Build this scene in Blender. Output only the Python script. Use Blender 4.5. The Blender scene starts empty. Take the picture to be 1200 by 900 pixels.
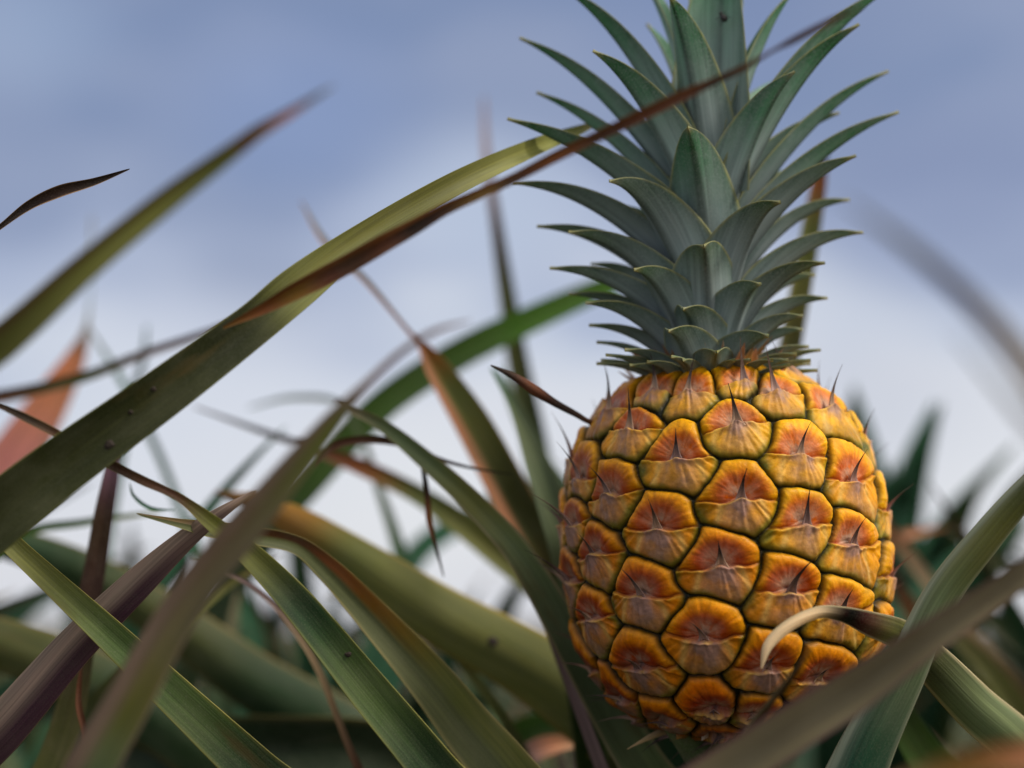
import bpy, math, random
import numpy as np
from mathutils import Vector, Matrix
rnd = random.Random(7)
SC = bpy.context.scene
COL = SC.collection
def lin(c):
    return np.array([((v/255)/12.92 if v/255 <= .04045 else ((v/255+.055)/1.055)**2.4) for v in c])

# ------------------------------------------------------------------ camera
CAM = np.array([0., -0.667, 0.75])
PITCH = math.radians(8)
FW = np.array([0, math.cos(PITCH), math.sin(PITCH)]); UP = np.array([0, -math.sin(PITCH), math.cos(PITCH)]); RT = np.array([1., 0, 0])
K = 0.667/2000                       # metres per photo pixel at the depth of the fruit
def P(x, y, d):
    return CAM + d*(FW + (x-600)/2000*RT + (450-y)/2000*UP)
def Q(x, y, f):                      # f photo pixels nearer than the crown axis
    return P(x, y, .667 - f*K)
cd = bpy.data.cameras.new('camera'); cam = bpy.data.objects.new('camera', cd); COL.objects.link(cam)
cam.location = CAM; cam.rotation_euler = (math.pi/2+PITCH, 0, 0)
cd.lens = 60; cd.sensor_width = 36; cd.clip_start = .02; cd.clip_end = 3000
cd.dof.use_dof = True; cd.dof.focus_distance = .617; cd.dof.aperture_fstop = 3.7; cd.dof.aperture_blades = 0
SC.camera = cam

# ------------------------------------------------------------------ node helpers
def newmat(name):
    m = bpy.data.materials.new(name); m.use_nodes = True
    nt = m.node_tree; nt.nodes.clear()
    return m, nt, nt.nodes, nt.links
def noise(nt, vec, scale, detail=4, rough=.55):
    n = nt.nodes.new('ShaderNodeTexNoise'); n.inputs['Scale'].default_value = scale
    n.inputs['Detail'].default_value = detail; n.inputs['Roughness'].default_value = rough
    if vec is not None: nt.links.new(vec, n.inputs['Vector'])
    return n.outputs['Fac']
def maprange(nt, v, a, b, c, d):
    n = nt.nodes.new('ShaderNodeMapRange'); nt.links.new(v, n.inputs[0])
    for i, x in enumerate((a, b, c, d)): n.inputs[i+1].default_value = x
    return n.outputs[0]
def mixc(nt, fac, a, b, mode='MIX'):
    n = nt.nodes.new('ShaderNodeMix'); n.data_type = 'RGBA'; n.blend_type = mode
    for s, v in ((0, fac), (6, a), (7, b)):
        if isinstance(v, bpy.types.NodeSocket): nt.links.new(v, n.inputs[s])
        elif isinstance(v, (int, float)): n.inputs[s].default_value = v
        else: n.inputs[s].default_value = (*v, 1)
    return n.outputs[2]
def scalevec(nt, vec, s):
    n = nt.nodes.new('ShaderNodeVectorMath'); n.operation = 'MULTIPLY'; nt.links.new(vec, n.inputs[0]); n.inputs[1].default_value = s
    return n.outputs[0]

def leaf_material(name, rough=.5, trans=.28, bloom=.13, bump=.25, spots=True, bloomcol=(.30, .29, .20)):
    m, nt, N, L = newmat(name)
    col = N.new('ShaderNodeAttribute'); col.attribute_name = 'Col'
    uv = N.new('ShaderNodeUVMap'); uv.uv_map = 'UVMap'
    geo = N.new('ShaderNodeNewGeometry'); oi = N.new('ShaderNodeObjectInfo')
    off = N.new('ShaderNodeVectorMath'); off.operation = 'ADD'; L.new(uv.outputs[0], off.inputs[0])
    cmb = N.new('ShaderNodeCombineXYZ'); L.new(oi.outputs['Random'], cmb.inputs[2]); L.new(cmb.outputs[0], off.inputs[1])
    st = noise(nt, scalevec(nt, off.outputs[0], (1600, 16, 30)), 1, 3)          # fibres along the blade
    st2 = noise(nt, scalevec(nt, off.outputs[0], (260, 9, 30)), 1, 4)
    mo = noise(nt, scalevec(nt, off.outputs[0], (120, 55, 30)), 1, 6, .65)      # blotches
    fi = noise(nt, scalevec(nt, off.outputs[0], (2600, 1700, 30)), 1, 3)        # fine scales
    c = mixc(nt, 1, col.outputs['Color'], mixc(nt, maprange(nt, st, .3, .7, 0, 1), (.72,)*3, (1.24,)*3), 'MULTIPLY')
    c = mixc(nt, 1, c, mixc(nt, maprange(nt, st2, .3, .7, 0, 1), (.78, .82, .8), (1.2, 1.15, 1.1)), 'MULTIPLY')
    c = mixc(nt, maprange(nt, mo, .42, .72, 0, bloom), c, bloomcol)
    c = mixc(nt, maprange(nt, fi, .5, .72, 0, bloom*1.6), c, bloomcol)
    dp = noise(nt, scalevec(nt, off.outputs[0], (70, 14, 30)), 1, 5, .6)
    c = mixc(nt, maprange(nt, dp, .60, .70, 0, .55 if spots else 0), c, (.13, .085, .03))
    if spots:
        v = N.new('ShaderNodeTexVoronoi'); L.new(scalevec(nt, off.outputs[0], (55, 30, 30)), v.inputs['Vector']); v.inputs['Scale'].default_value = 1
        sx = N.new('ShaderNodeSeparateColor'); L.new(v.outputs['Color'], sx.inputs[0])
        has = maprange(nt, sx.outputs[0], .80, .82, 0, 1)
        sz = maprange(nt, v.outputs['Distance'], .03, .11, .8, 0)
        mm = N.new('ShaderNodeMath'); mm.operation = 'MULTIPLY'; L.new(has, mm.inputs[0]); L.new(sz, mm.inputs[1])
        c = mixc(nt, mm.outputs[0], c, (.03, .018, .01))
    b = N.new('ShaderNodeBump'); b.inputs['Strength'].default_value = bump; b.inputs['Distance'].default_value = .0006
    ad = N.new('ShaderNodeMath'); ad.operation = 'ADD'; L.new(st, ad.inputs[0]); L.new(mo, ad.inputs[1])
    L.new(ad.outputs[0], b.inputs['Height'])
    p = N.new('ShaderNodeBsdfPrincipled'); L.new(c, p.inputs['Base Color']); L.new(b.outputs[0], p.inputs['Normal'])
    L.new(maprange(nt, mo, .3, .7, rough-.08, rough+.14), p.inputs['Roughness']); p.inputs['Specular IOR Level'].default_value = .25
    t = N.new('ShaderNodeBsdfTranslucent'); L.new(mixc(nt, 1, c, (1.3, 1.35, .6), 'MULTIPLY'), t.inputs['Color'])
    mx = N.new('ShaderNodeMixShader'); mx.inputs[0].default_value = trans
    L.new(p.outputs[0], mx.inputs[1]); L.new(t.outputs[0], mx.inputs[2])
    o = N.new('ShaderNodeOutputMaterial'); L.new(mx.outputs[0], o.inputs[0])
    return m
M_LEAF = leaf_material('pineapple leaf')
M_DRY = leaf_material('dried leaf', .7, .08, .12, .5, False, (.35, .27, .2))
M_CROWN = leaf_material('crown leaf', .46, .10, .34, .22, False, (.38, .43, .42))
M_BRACT = leaf_material('papery bract', .6, .12, .2, .4, False, (.40, .30, .27))

# ------------------------------------------------------------------ ribbon builder
def catmull(pts, per=10):
    pts = np.array(pts, float); n = len(pts)
    ext = np.vstack([2*pts[0]-pts[1], pts, 2*pts[-1]-pts[-2]])
    out = []
    for i in range(n-1):
        p0, p1, p2, p3 = ext[i:i+4]
        d = [max(np.linalg.norm((b-a)[:3]), 1e-6)**.5 for a, b in ((p0, p1), (p1, p2), (p2, p3))]
        m1 = (p1-p0)/d[0]-(p2-p0)/(d[0]+d[1])+(p2-p1)/d[1]; m2 = (p2-p1)/d[1]-(p3-p1)/(d[1]+d[2])+(p3-p2)/d[2]
        m1 *= d[1]; m2 *= d[1]
        for k in range(per):
            t = k/per; t2 = t*t; t3 = t2*t
            out.append((2*t3-3*t2+1)*p1+(t3-2*t2+t)*m1+(-2*t3+3*t2)*p2+(t3-t2)*m2)
    out.append(pts[-1]); return np.array(out)
def nrm(a): return a/np.maximum(np.linalg.norm(a, axis=-1, keepdims=True), 1e-9)

def grid_mesh(name, V, nu, nv, cols, uvs, mat, wrap=True):
    """V: nv rings of nu verts, closed around; caps collapse at the tip"""
    me = bpy.data.meshes.new(name)
    i = np.arange(nv-1)[:, None]*nu; j = np.arange(nu)[None, :]; j2 = (j+1) % nu
    F = np.stack([i+j, i+j2, i+nu+j2, i+nu+j], -1).reshape(-1, 4)
    me.vertices.add(len(V)); me.vertices.foreach_set('co', V.astype(np.float32).ravel())
    me.loops.add(F.size); me.loops.foreach_set('vertex_index', F.ravel().astype(np.int32))
    me.polygons.add(len(F)); me.polygons.foreach_set('loop_start', np.arange(0, F.size, 4, dtype=np.int32))
    me.polygons.foreach_set('loop_total', np.full(len(F), 4, np.int32))
    me.polygons.foreach_set('use_smooth', np.ones(len(F), bool))
    me.update(calc_edges=True)
    a = me.color_attributes.new('Col', 'FLOAT_COLOR', 'POINT')
    a.data.foreach_set('color', np.hstack([cols, np.ones((len(cols), 1))]).astype(np.float32).ravel())
    u = me.uv_layers.new(name='UVMap'); u.data.foreach_set('uv', uvs[F.ravel()].astype(np.float32).ravel())
    me.materials.append(mat); return me

def ribbon_data(C, W, width, cols, fold=.12, thick=.0012, edge=None, edgew=.10, half=None, keel=None, foldpow=1.4, M=11, wav=0., seed=0, lightside=0., rim=None):
    n = len(C); r = np.random.RandomState(seed)
    T = nrm(np.gradient(C, axis=0)); W = nrm(W-(W*T).sum(1)[:, None]*T); Nn = np.cross(T, W)
    s = np.sin(np.linspace(-math.pi/2, math.pi/2, M)); sb = s[1:-1][::-1]
    S = np.concatenate([s, sb]); bot = np.concatenate([np.zeros(M), np.ones(M-2)])
    L = np.concatenate([[0], np.cumsum(np.linalg.norm(np.diff(C, axis=0), axis=1))])
    w = np.maximum(width, .0002)
    fl = np.broadcast_to(np.asarray(fold, float), (n,)) if np.ndim(fold) == 0 else np.asarray(fold)
    ph = r.uniform(0, 6.28, 3)
    V = C[:, None]+W[:, None]*(S[None, :, None]*w[:, None, None]/2)
    z = fl[:, None]*w[:, None]*(np.abs(S)**foldpow)[None]
    if wav: z = z+wav*w[:, None]*S[None]**2*(np.sin(L[:, None]*55+ph[0]+2*S[None])+.6*np.sin(L[:, None]*130+ph[1]-S[None]))*.5
    tk = np.minimum(thick, w*.35)
    z = z-bot[None]*tk[:, None]*np.sqrt(np.maximum(0, 1-S**2))[None]-(.0 if True else 0)
    V = V+Nn[:, None]*z[..., None]
    c = np.repeat(cols[:, None], len(S), 1).copy()
    if rim is not None:
        k = (np.clip((np.abs(S)-.45)/.5, 0, 1)*.62)[None, :, None]; c = c*(1-k)+lin(rim)[None, None]*k
    if half is not None:
        hc, hm = half; k = np.clip((S-hm)/.12+.5, 0, 1)[None, :, None]; c = c*(1-k)+lin(hc)[None, None]*k
    if lightside: c *= (1+lightside*np.clip(S, -1, 1))[None, :, None]  # fold lighting painted in: one half of the blade brighter
    if keel is not None:
        k = np.exp(-(S/.07)**2)[None, :, None]*keel; c = c*(1-k)
    if edge is not None:
        k = np.clip((np.abs(S)-(1-edgew))/edgew*1.3, 0, 1)[None, :, None]; c = c*(1-k)+lin(edge)[None, None]*k
    uv = np.stack([S[None]*w[:, None]/2+bot[None]*.3, np.repeat(L[:, None], len(S), 1)], -1).reshape(-1, 2)
    return V.reshape(-1, 3), len(S), n, c.reshape(-1, 3), uv

def link(name, me, parent=None, label=None):
    o = bpy.data.objects.new(name, me); COL.objects.link(o)
    if parent is not None: o.parent = parent
    if label: o['label'] = label
    return o
def empty(name, loc, label, cat, group=None):
    o = bpy.data.objects.new(name, None); COL.objects.link(o); o.location = loc; o.empty_display_size = .02
    o['label'] = label; o['category'] = cat
    if group: o['group'] = group
    return o

C_ = dict(olive=(124, 126, 66), dkolive=(80, 84, 40), shade=(60, 64, 30), green=(78, 110, 46), dkgreen=(50, 72, 42), deep=(34, 50, 28), teal=(76, 128, 98), dkteal=(46, 88, 64),
    yg=(160, 160, 88), ygd=(118, 118, 58), brown=(96, 62, 42), dkbrown=(58, 38, 30), redbr=(116, 66, 42), rust=(156, 92, 48), tan=(196, 168, 132),
    orange=(196, 112, 44), gold=(150, 108, 40), purple=(98, 66, 84), mauve=(150, 124, 124), pink=(236, 164, 160), salmon=(236, 164, 126), grey=(150, 146, 138),
    gog=(132, 120, 90), sage=(122, 136, 94), black=(40, 28, 24), straw=(232, 206, 168), gg=(98, 114, 80), grn2=(84, 104, 54), bright=(88, 134, 46))
TWO = lambda c: lin(C_[c] if isinstance(c, str) else c)

# ------------------------------------------------------------------ the traced leaves of the nearer plants
PLANTS = {}
def plant(key, loc, label, group=None):
    PLANTS[key] = (empty('pineapple_plant', loc, label, 'pineapple plant', group), np.array(loc, float)); return PLANTS[key][0]
nleaf = [0]
def leaf(key, pts, fold=.12, label=None, edge=None, half=None, mat=None, base=True, bw=None, roll=0, thick=.0014, wav=.035, per=12, edgew=.09, keel=None, name='leaf', lightside=0., Mx=11):
    """pts from base to tip: photo x, y, depth in m, width in photo pixels, colour[, roll]"""
    root, b = PLANTS[key]; rows = []
    nleaf[0] += 1; rr = random.Random(nleaf[0])
    for p in pts:
        x, y, d, w, c = p[:5]; ro = p[5] if len(p) > 5 else roll
        rows.append(np.concatenate([P(x, y, d), [w*d/2000, ro], TWO(c)]))
    if base:
        w0 = bw or max(.045, rows[0][3]*1.15)
        off = np.array([rr.uniform(-.02, .02), rr.uniform(-.02, .02), rr.uniform(0, .08)])
        p0 = b+off; p1 = rows[0][:3]; mid = p0*.45+p1*.55; mid[2] += .02; mid[0] += (p0[0]-p1[0])*.12
        rows = [np.concatenate([p0, [w0*1.1, rows[0][4]], lin((84, 96, 60))]), np.concatenate([mid, [w0, rows[0][4]], rows[0][5:8]])]+rows
    A = catmull(rows, per); C = A[:, :3]; T = nrm(np.gradient(C, axis=0)); V = nrm(C-CAM)
    W0 = nrm(np.cross(T, V)); N0 = np.cross(W0, T); a = np.radians(A[:, 4])[:, None]
    W = np.cos(a)*W0+np.sin(a)*N0
    w = np.maximum(A[:, 3], .0004); w[-1] = .0003
    data = ribbon_data(C-b, W, w, np.clip(A[:, 5:8], 0, 1), fold, thick, edge, edgew, half, keel, M=Mx, wav=wav, seed=nleaf[0], lightside=lightside)
    me = grid_mesh(name, data[0], data[1], data[2], data[3], data[4], mat or M_LEAF)
    return link(name, me, root, label)

plant('H', (.083, .0, .18), 'plant carrying the ripe fruit, its long green dry-tipped leaves arching out below it')
plant('A', (-.36, -.07, .15), 'plant at the left edge with long olive leaves sweeping up across the sky')
plant('C', (-.20, -.33, .10), 'blurred nearest plant sending grey olive blades across both lower corners')
plant('D', (.42, -.36, .10), 'strongly blurred plant at the right edge with greyish dry blades against the sky')
plant('E', (.12, .42, .12), 'soft plant close behind the fruit with one bright green blade rising rightwards')
plant('F', (-.42, .36, .12), 'plant behind the left leaves with a pink and orange blade against the pale sky')

# --- plant A (left)
leaf('A', [(-170, 530, .50, 50, 'ygd'), (0, 403, .47, 43, 'ygd'), (100, 313, .46, 34, 'yg'), (200, 231, .455, 28, 'yg'), (268, 180, .45, 21, 'ygd'), (284, 168, .45, 19, 'brown'), (300, 156, .45, 17, 'gold'), (340, 132, .445, 11, 'salmon'), (372, 112, .44, 6, 'grey'), (392, 100, .44, 2, 'grey')],
     .10, 'green blade with a yellow then grey dried tip, topmost at the left', edge=(160, 156, 100), half=((104, 84, 60), .35))
leaf('A', [(-150, 735, .575, 86, 'shade'), (0, 603, .57, 74, 'shade'), (67, 550, .572, 68, 'shade'), (200, 454, .575, 58, 'shade'), (300, 378, .585, 50, 'shade'), (345, 340, .592, 50, 'olive'), (430, 276, .61, 34, 'ygd'), (530, 217, .63, 28, 'ygd'), (620, 175, .66, 21, 'yg'), (680, 152, .69, 11, 'yg'), (706, 142, .70, 2, 'tan')],
     .16, 'broad dark olive blade with a pale green upper end, crossing from lower left towards the crown', edge=(146, 146, 74), edgew=.05, wav=.02, lightside=-.12)
leaf('A', [(262, 384, .572, 3, 'gold'), (310, 361, .566, 13, 'rust'), (345, 342, .560, 20, 'gold'), (380, 324, .558, 23, 'redbr'), (410, 308, .556, 23, 'brown'), (450, 285, .55, 22, 'redbr'), (485, 266, .548, 19, 'dkbrown'), (520, 246, .545, 15, 'brown'), (560, 228, .54, 13, 'gold'), (600, 210, .538, 12, 'brown'), (650, 184, .534, 13, 'rust'), (700, 160, .53, 13, 'brown'), (750, 136, .525, 14, 'redbr'), (800, 112, .52, 13, 'redbr'), (840, 94, .518, 9, 'dkbrown'), (870, 80, .515, 8, 'brown'), (905, 60, .512, 4, 'dkbrown'), (930, 47, .51, 8, 'dkbrown'), (975, 24, .505, 7, 'brown'), (1012, 8, .50, 1.5, 'dkbrown')],
     .28, 'dried red brown strip of leaf running in front of the crown', mat=M_DRY, base=False, edge=(170, 120, 80), wav=.12, half=((150, 92, 48), .4))
leaf('A', [(-120, 980, .64, 66, 'purple'), (0, 857, .63, 56, 'purple'), (88, 757, .625, 46, 'purple'), (157, 688, .62, 38, 'purple'), (220, 630, .615, 24, 'mauve'), (260, 600, .61, 14, 'mauve'), (300, 575, .61, 3, 'tan')],
     -.16, 'purple blade with a pinkish grey half, low at the left', half=((172, 148, 138), .0), edge=(178, 150, 130), edgew=.05)
leaf('A', [(-120, 480, .86, 20, 'dkolive'), (0, 465, .86, 16, 'brown'), (100, 441, .86, 13, 'dkolive'), (170, 414, .86, 10, 'brown'), (250, 387, .86, 8, 'brown'), (330, 352, .86, 2, 'brown')], .2, 'thin brown drooping blade end behind the broad olive blade', mat=M_DRY)
leaf('A', [(-120, 340, .62, 7, 'brown'), (-40, 296, .62, 7, 'dkbrown'), (0, 266, .62, 6, 'black'), (35, 240, .62, 11, 'black'), (70, 224, .62, 14, 'dkbrown'), (110, 213, .62, 9, 'black'), (152, 198, .62, 1.5, 'black')], .25, 'sharp near black dried leaf tip against the sky at the far left', mat=M_DRY, edge=(200, 160, 120), edgew=.14, bw=.02)
leaf('A', [(60, 900, .7, 40, 'dkolive'), (105, 700, .7, 27, 'dkbrown'), (122, 600, .7, 22, 'dkbrown'), (132, 545, .7, 16, 'purple'), (136, 500, .7, 6, 'dkbrown')], .1, 'short dark purplish blade standing upright', mat=M_DRY)
# --- plant H (host): sharp leaves at lower left
leaf('H', [(590, 1010, .60, 66, 'gg'), (503, 895, .60, 54, 'dkgreen'), (427, 803, .60, 48, 'grn2'), (345, 703, .598, 38, 'dkgreen'), (295, 652, .596, 29, 'olive'), (245, 610, .593, 18, 'ygd'), (208, 582, .59, 10, 'brown'), (165, 562, .588, 11, 'brown'), (110, 534, .585, 11, 'dkbrown'), (70, 510, .583, 10, 'brown'), (25, 487, .58, 9, 'dkbrown'), (-30, 462, .58, 2, 'brown')],
     .14, 'sharp green blade narrowing to a rolled brown strand at the left', edge=(172, 166, 84), edgew=.06)
leaf('H', [(400, 1000, .61, 70, 'gg'), (300, 905, .61, 56, 'dkgreen'), (233, 842, .61, 48, 'grn2'), (133, 748, .612, 37, 'grn2'), (33, 656, .614, 26, 'olive'), (-15, 612, .616, 22, 'dkolive'), (-120, 540, .62, 3, 'brown')],
     .14, 'sharp straight green blade with a yellow upper margin across the lower left corner', edge=(172, 160, 76), edgew=.06)
leaf('H', [(680, 1030, .65, 84, 'dkolive'), (592, 905, .655, 68, 'olive'), (552, 858, .66, 62, 'olive'), (506, 800, .66, 54, 'olive'), (435, 720, .66, 40, 'gold'), (385, 668, .655, 30, 'rust'), (350, 640, .65, 22, 'brown'), (300, 628, .64, 22, 'brown'), (245, 620, .62, 19, 'mauve'), (205, 612, .61, 10, 'tan'), (160, 602, .60, 2, 'tan')],
     .22, 'olive blade turning orange and ending in a dry tan tip', edge=(186, 170, 110), edgew=.07, wav=.04, half=((92, 98, 58), -.15))
leaf('H', [(860, 990, .74, 100, 'deep'), (740, 868, .745, 96, 'dkolive'), (660, 805, .75, 88, 'olive'), (600, 767, .752, 78, 'olive'), (517, 722, .755, 70, 'olive'), (455, 680, .76, 58, 'olive'), (400, 643, .765, 46, 'ygd'), (350, 614, .77, 40, 'gold'), (305, 592, .78, 26, 'gold'), (250, 576, .79, 4, 'brown')],
     -.20, 'thick arching olive blade with a golden upper edge and one dark spot', edge=(190, 156, 60), edgew=.06)
leaf('H', [(820, 990, .69, 60, 'gg'), (756, 900, .69, 54, 'sage'), (712, 828, .69, 48, 'gg'), (660, 735, .69, 40, 'gg'), (605, 645, .69, 32, 'sage'), (553, 588, .695, 27, 'olive'), (500, 540, .70, 22, 'sage'), (450, 500, .703, 15, 'sage'), (413, 480, .705, 9, 'gog'), (390, 468, .71, 2, 'brown')],
     .28, 'narrow grey edged blade passing just left of the fruit', edge=(178, 166, 130), edgew=.18)
leaf('H', [(740, 1000, .70, 20, 'mauve'), (700, 888, .70, 15, 'mauve'), (660, 780, .70, 13, 'mauve'), (636, 715, .70, 12, 'mauve'), (612, 668, .70, 8, 'mauve'), (598, 640, .7, 2, 'tan')], .2, 'thin pinkish grey dried blade left of the fruit', mat=M_DRY, bw=.02)
leaf('H', [(820, 960, .72, 92, 'dkteal'), (748, 850, .72, 80, 'dkteal'), (705, 740, .725, 68, 'dkteal'), (672, 650, .73, 52, 'gg'), (636, 560, .74, 32, 'gg'), (604, 480, .76, 13, 'gg'), (575, 430, .78, 3, 'teal')],
     .16, 'wide blue green blade hugging the left side of the fruit', edge=(120, 136, 110), edgew=.05)
leaf('H', [(780, 980, .80, 70, 'dkteal'), (725, 860, .80, 64, 'dkgreen'), (672, 730, .80, 56, 'dkolive'), (634, 647, .80, 50, 'dkolive'), (595, 573, .80, 47, 'dkolive'), (556, 500, .80, 43, 'olive'), (526, 452, .80, 34, 'olive'), (508, 425, .80, 25, 'gold'), (495, 405, .80, 12, 'rust'), (484, 394, .80, 6, 'rust'), (430, 330, .80, 7, 'gog'), (385, 288, .82, 8, 'grey'), (352, 235, .86, 2, 'grey')],
     .18, 'olive blade with an orange left edge and a long thin withered tip', half=((184, 126, 92), .40), edge=(200, 150, 100), edgew=.06)
leaf('H', [(800, 850, .86, 40, 'dkolive'), (690, 735, .86, 36, 'dkolive'), (580, 645, .86, 32, 'olive'), (533, 608, .86, 28, 'olive'), (485, 577, .86, 22, 'olive'), (425, 548, .86, 20, 'rust'), (370, 527, .86, 12, 'brown'), (320, 510, .86, 8, 'dkbrown'), (225, 476, .86, 2, 'brown')],
     .15, 'olive blade with a rust coloured bend and thin brown end behind the others')
leaf('H', [(368, 545, .715, 3, 'brown'), (385, 525, .715, 9, 'brown'), (430, 515, .71, 10, 'brown'), (480, 522, .705, 8, 'dkbrown'), (515, 538, .70, 5, 'dkbrown'), (560, 550, .70, 3, 'black'), (600, 556, .70, 1, 'black')], .3, 'thin curled dry brown strand', mat=M_DRY, base=False)
leaf('H', [(494, 540, .70, 4, 'black'), (500, 575, .70, 7, 'dkbrown'), (503, 610, .70, 7, 'rust'), (512, 645, .70, 4, 'dkbrown'), (520, 676, .70, 1.5, 'black')], .35, 'dark dry strand hanging straight down', mat=M_DRY, base=False)
# right side of the host plant
leaf('H', [(970, 1010, .60, 84, 'dkteal'), (1010, 890, .60, 66, 'dkteal'), (1057, 795, .60, 50, 'gg'), (1102, 700, .60, 42, 'sage'), (1153, 633, .595, 38, 'olive'), (1215, 562, .59, 28, 'dkolive'), (1300, 480, .58, 3, 'brown')],
     -.22, 'green blade with a pale grey right edge leaning right beside the fruit', edge=(170, 172, 146), edgew=.08, half=((168, 176, 156), .62))
leaf('H', [(1290, 1080, .66, 76, 'gg'), (1215, 900, .64, 62, 'sage'), (1140, 826, .63, 54, 'sage'), (1090, 775, .615, 46, 'dkolive'), (1055, 744, .605, 36, 'olive'), (1022, 733, .60, 30, 'brown', 15), (988, 722, .595, 20, 'dkbrown', 35), (958, 720, .588, 16, 'straw', 30), (922, 736, .583, 15, 'straw', 15), (900, 757, .581, 12, 'straw', 0), (892, 784, .58, 2, 'tan')],
     -.2, 'ribbed green blade whose dry tan tip curls in front of the lower fruit', edge=(206, 190, 150), edgew=.10, wav=.08)
leaf('H', [(1160, 1000, .72, 56, 'green'), (1080, 880, .72, 44, 'green'), (1040, 810, .72, 26, 'dkgreen'), (1010, 750, .72, 3, 'dkgreen')], .1, 'short green blade below the ribbed one')
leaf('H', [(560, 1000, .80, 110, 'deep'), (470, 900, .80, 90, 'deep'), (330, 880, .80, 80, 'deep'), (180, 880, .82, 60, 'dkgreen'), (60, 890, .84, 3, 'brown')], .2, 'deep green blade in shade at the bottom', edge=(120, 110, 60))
for pts, lab in (([(420, 900, .70, 10, 'brown'), (360, 760, .70, 8, 'tan'), (300, 690, .70, 6, 'mauve'), (225, 655, .70, 1.5, 'tan')], 'thin dry tan strand crossing low behind the green blades'),
                 ([(100, 900, .66, 9, 'dkbrown'), (92, 820, .66, 7, 'redbr'), (98, 762, .66, 1.5, 'dkbrown')], 'short dark red dry spike at the lower left'),
                 ([(620, 900, .76, 16, 'dkolive'), (560, 800, .76, 12, 'olive'), (470, 700, .78, 7, 'gold'), (380, 700, .80, 1.5, 'tan')], 'narrow olive blade bending down behind the arching one'),
                 ([(60, 900, .75, 40, 'deep'), (150, 790, .76, 26, 'dkolive'), (260, 690, .78, 12, 'ygd'), (330, 650, .79, 2, 'brown')], 'narrow blade rising rightwards in the lower left shade')):
    leaf('H' if pts[0][0] > 200 else 'A', pts, .2, lab, mat=M_DRY if 'dry' in lab else None, bw=.025)
# --- plant C (near, blurred)
leaf('C', [(50, 1040, .50, 76, 'gog'), (105, 905, .49, 60, 'sage'), (145, 833, .487, 54, 'ygd'), (218, 705, .483, 46, 'gog'), (290, 615, .478, 43, 'gog'), (355, 535, .472, 32, 'olive'), (395, 487, .469, 22, 'olive'), (425, 455, .467, 12, 'mauve'), (470, 413, .466, 8, 'redbr'), (510, 388, .465, 7, 'mauve'), (552, 376, .465, 2, 'mauve')],
     .12, 'blurred grey olive blade rising from the bottom left to a thin mauve tip', half=((150, 126, 114), .30), edge=(160, 134, 122), edgew=.1)
leaf('C', [(640, 1045, .51, 64, 'gog'), (760, 962, .50, 60, 'gog'), (850, 905, .50, 58, 'gog'), (933, 852, .497, 56, 'gog'), (1000, 810, .495, 52, 'gog'), (1093, 745, .49, 40, 'gog'), (1166, 696, .487, 34, 'gog'), (1200, 672, .485, 31, 'gog'), (1320, 600, .48, 20, 'brown'), (1450, 540, .47, 4, 'brown')],
     .10, 'broad blurred grey green blade with a maroon line crossing the lower right corner', half=((116, 104, 80), -.35), edge=(110, 66, 78), edgew=.16, lightside=.1)
# --- plant D (right, very near)
leaf('D', [(1500, 800, .36, 60, 'grey'), (1290, 560, .35, 40, 'gog'), (1200, 425, .345, 28, 'tan'), (1140, 355, .34, 22, 'brown'), (1060, 285, .335, 15, 'grey'), (990, 235, .33, 3, 'grey')], .1, 'long soft grey dry blade in front of the sky', mat=M_DRY)
leaf('D', [(1450, 800, .34, 30, 'grey'), (1260, 560, .33, 16, 'mauve'), (1185, 470, .325, 10, 'grey'), (1120, 390, .32, 3, 'grey')], .1, 'shorter soft grey blade beside the long one', mat=M_DRY)
leaf('D', [(1400, 860, .37, 50, 'pink'), (1240, 882, .375, 36, 'salmon'), (1120, 898, .38, 28, 'gold'), (1020, 925, .385, 3, 'tan')], .1, 'pinkish blurred blade end in the bottom right corner')
# --- plant E (behind the fruit)
leaf('E', [(200, 860, .96, 50, 'dkgreen'), (300, 640, .96, 40, 'dkgreen'), (370, 555, .96, 38, 'green'), (450, 473, .96, 37, 'green'), (540, 414, .96, 36, 'green'), (620, 375, .96, 32, 'bright'), (700, 340, .96, 26, 'bright'), (800, 305, .96, 12, 'bright'), (850, 290, .96, 2, 'ygd')], .08, 'bright green blade rising to the right behind the crown')
leaf('E', [(710, 900, 1.0, 50, 'dkteal'), (655, 680, 1.0, 36, 'teal'), (627, 520, 1.0, 30, 'dkgreen'), (608, 430, 1.0, 26, 'dkolive'), (594, 345, 1.0, 20, 'dkolive'), (580, 250, 1.0, 13, 'brown'), (570, 180, 1.02, 9, 'mauve'), (567, 112, 1.05, 3, 'mauve')], .1, 'tall upright dark blade with a faint mauve tip left of the crown')
leaf('E', [(890, 800, .82, 40, 'dkgreen'), (905, 560, .82, 34, 'dkolive'), (922, 430, .82, 27, 'dkolive'), (938, 340, .82, 25, 'olive'), (952, 260, .82, 22, 'olive'), (960, 215, .82, 17, 'rust'), (966, 190, .82, 8, 'dkbrown'), (970, 170, .82, 2, 'dkbrown')], .2, 'upright olive blade with a burnt tip right behind the crown', edge=(170, 150, 70))
leaf('E', [(1240, 900, .95, 34, 'brown'), (1130, 740, .95, 22, 'tan'), (1080, 670, .95, 16, 'tan'), (1035, 612, .95, 12, 'rust'), (985, 560, .95, 3, 'brown')], .1, 'tan withered blade right of the fruit', mat=M_DRY)
leaf('E', [(1090, 760, 1.0, 18, 'rust'), (1040, 640, 1.0, 14, 'brown'), (1070, 625, 1.0, 10, 'salmon'), (1110, 618, 1.0, 2, 'rust')], .1, 'small bent brown dry leaf end right of the fruit', mat=M_DRY, base=False)
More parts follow.
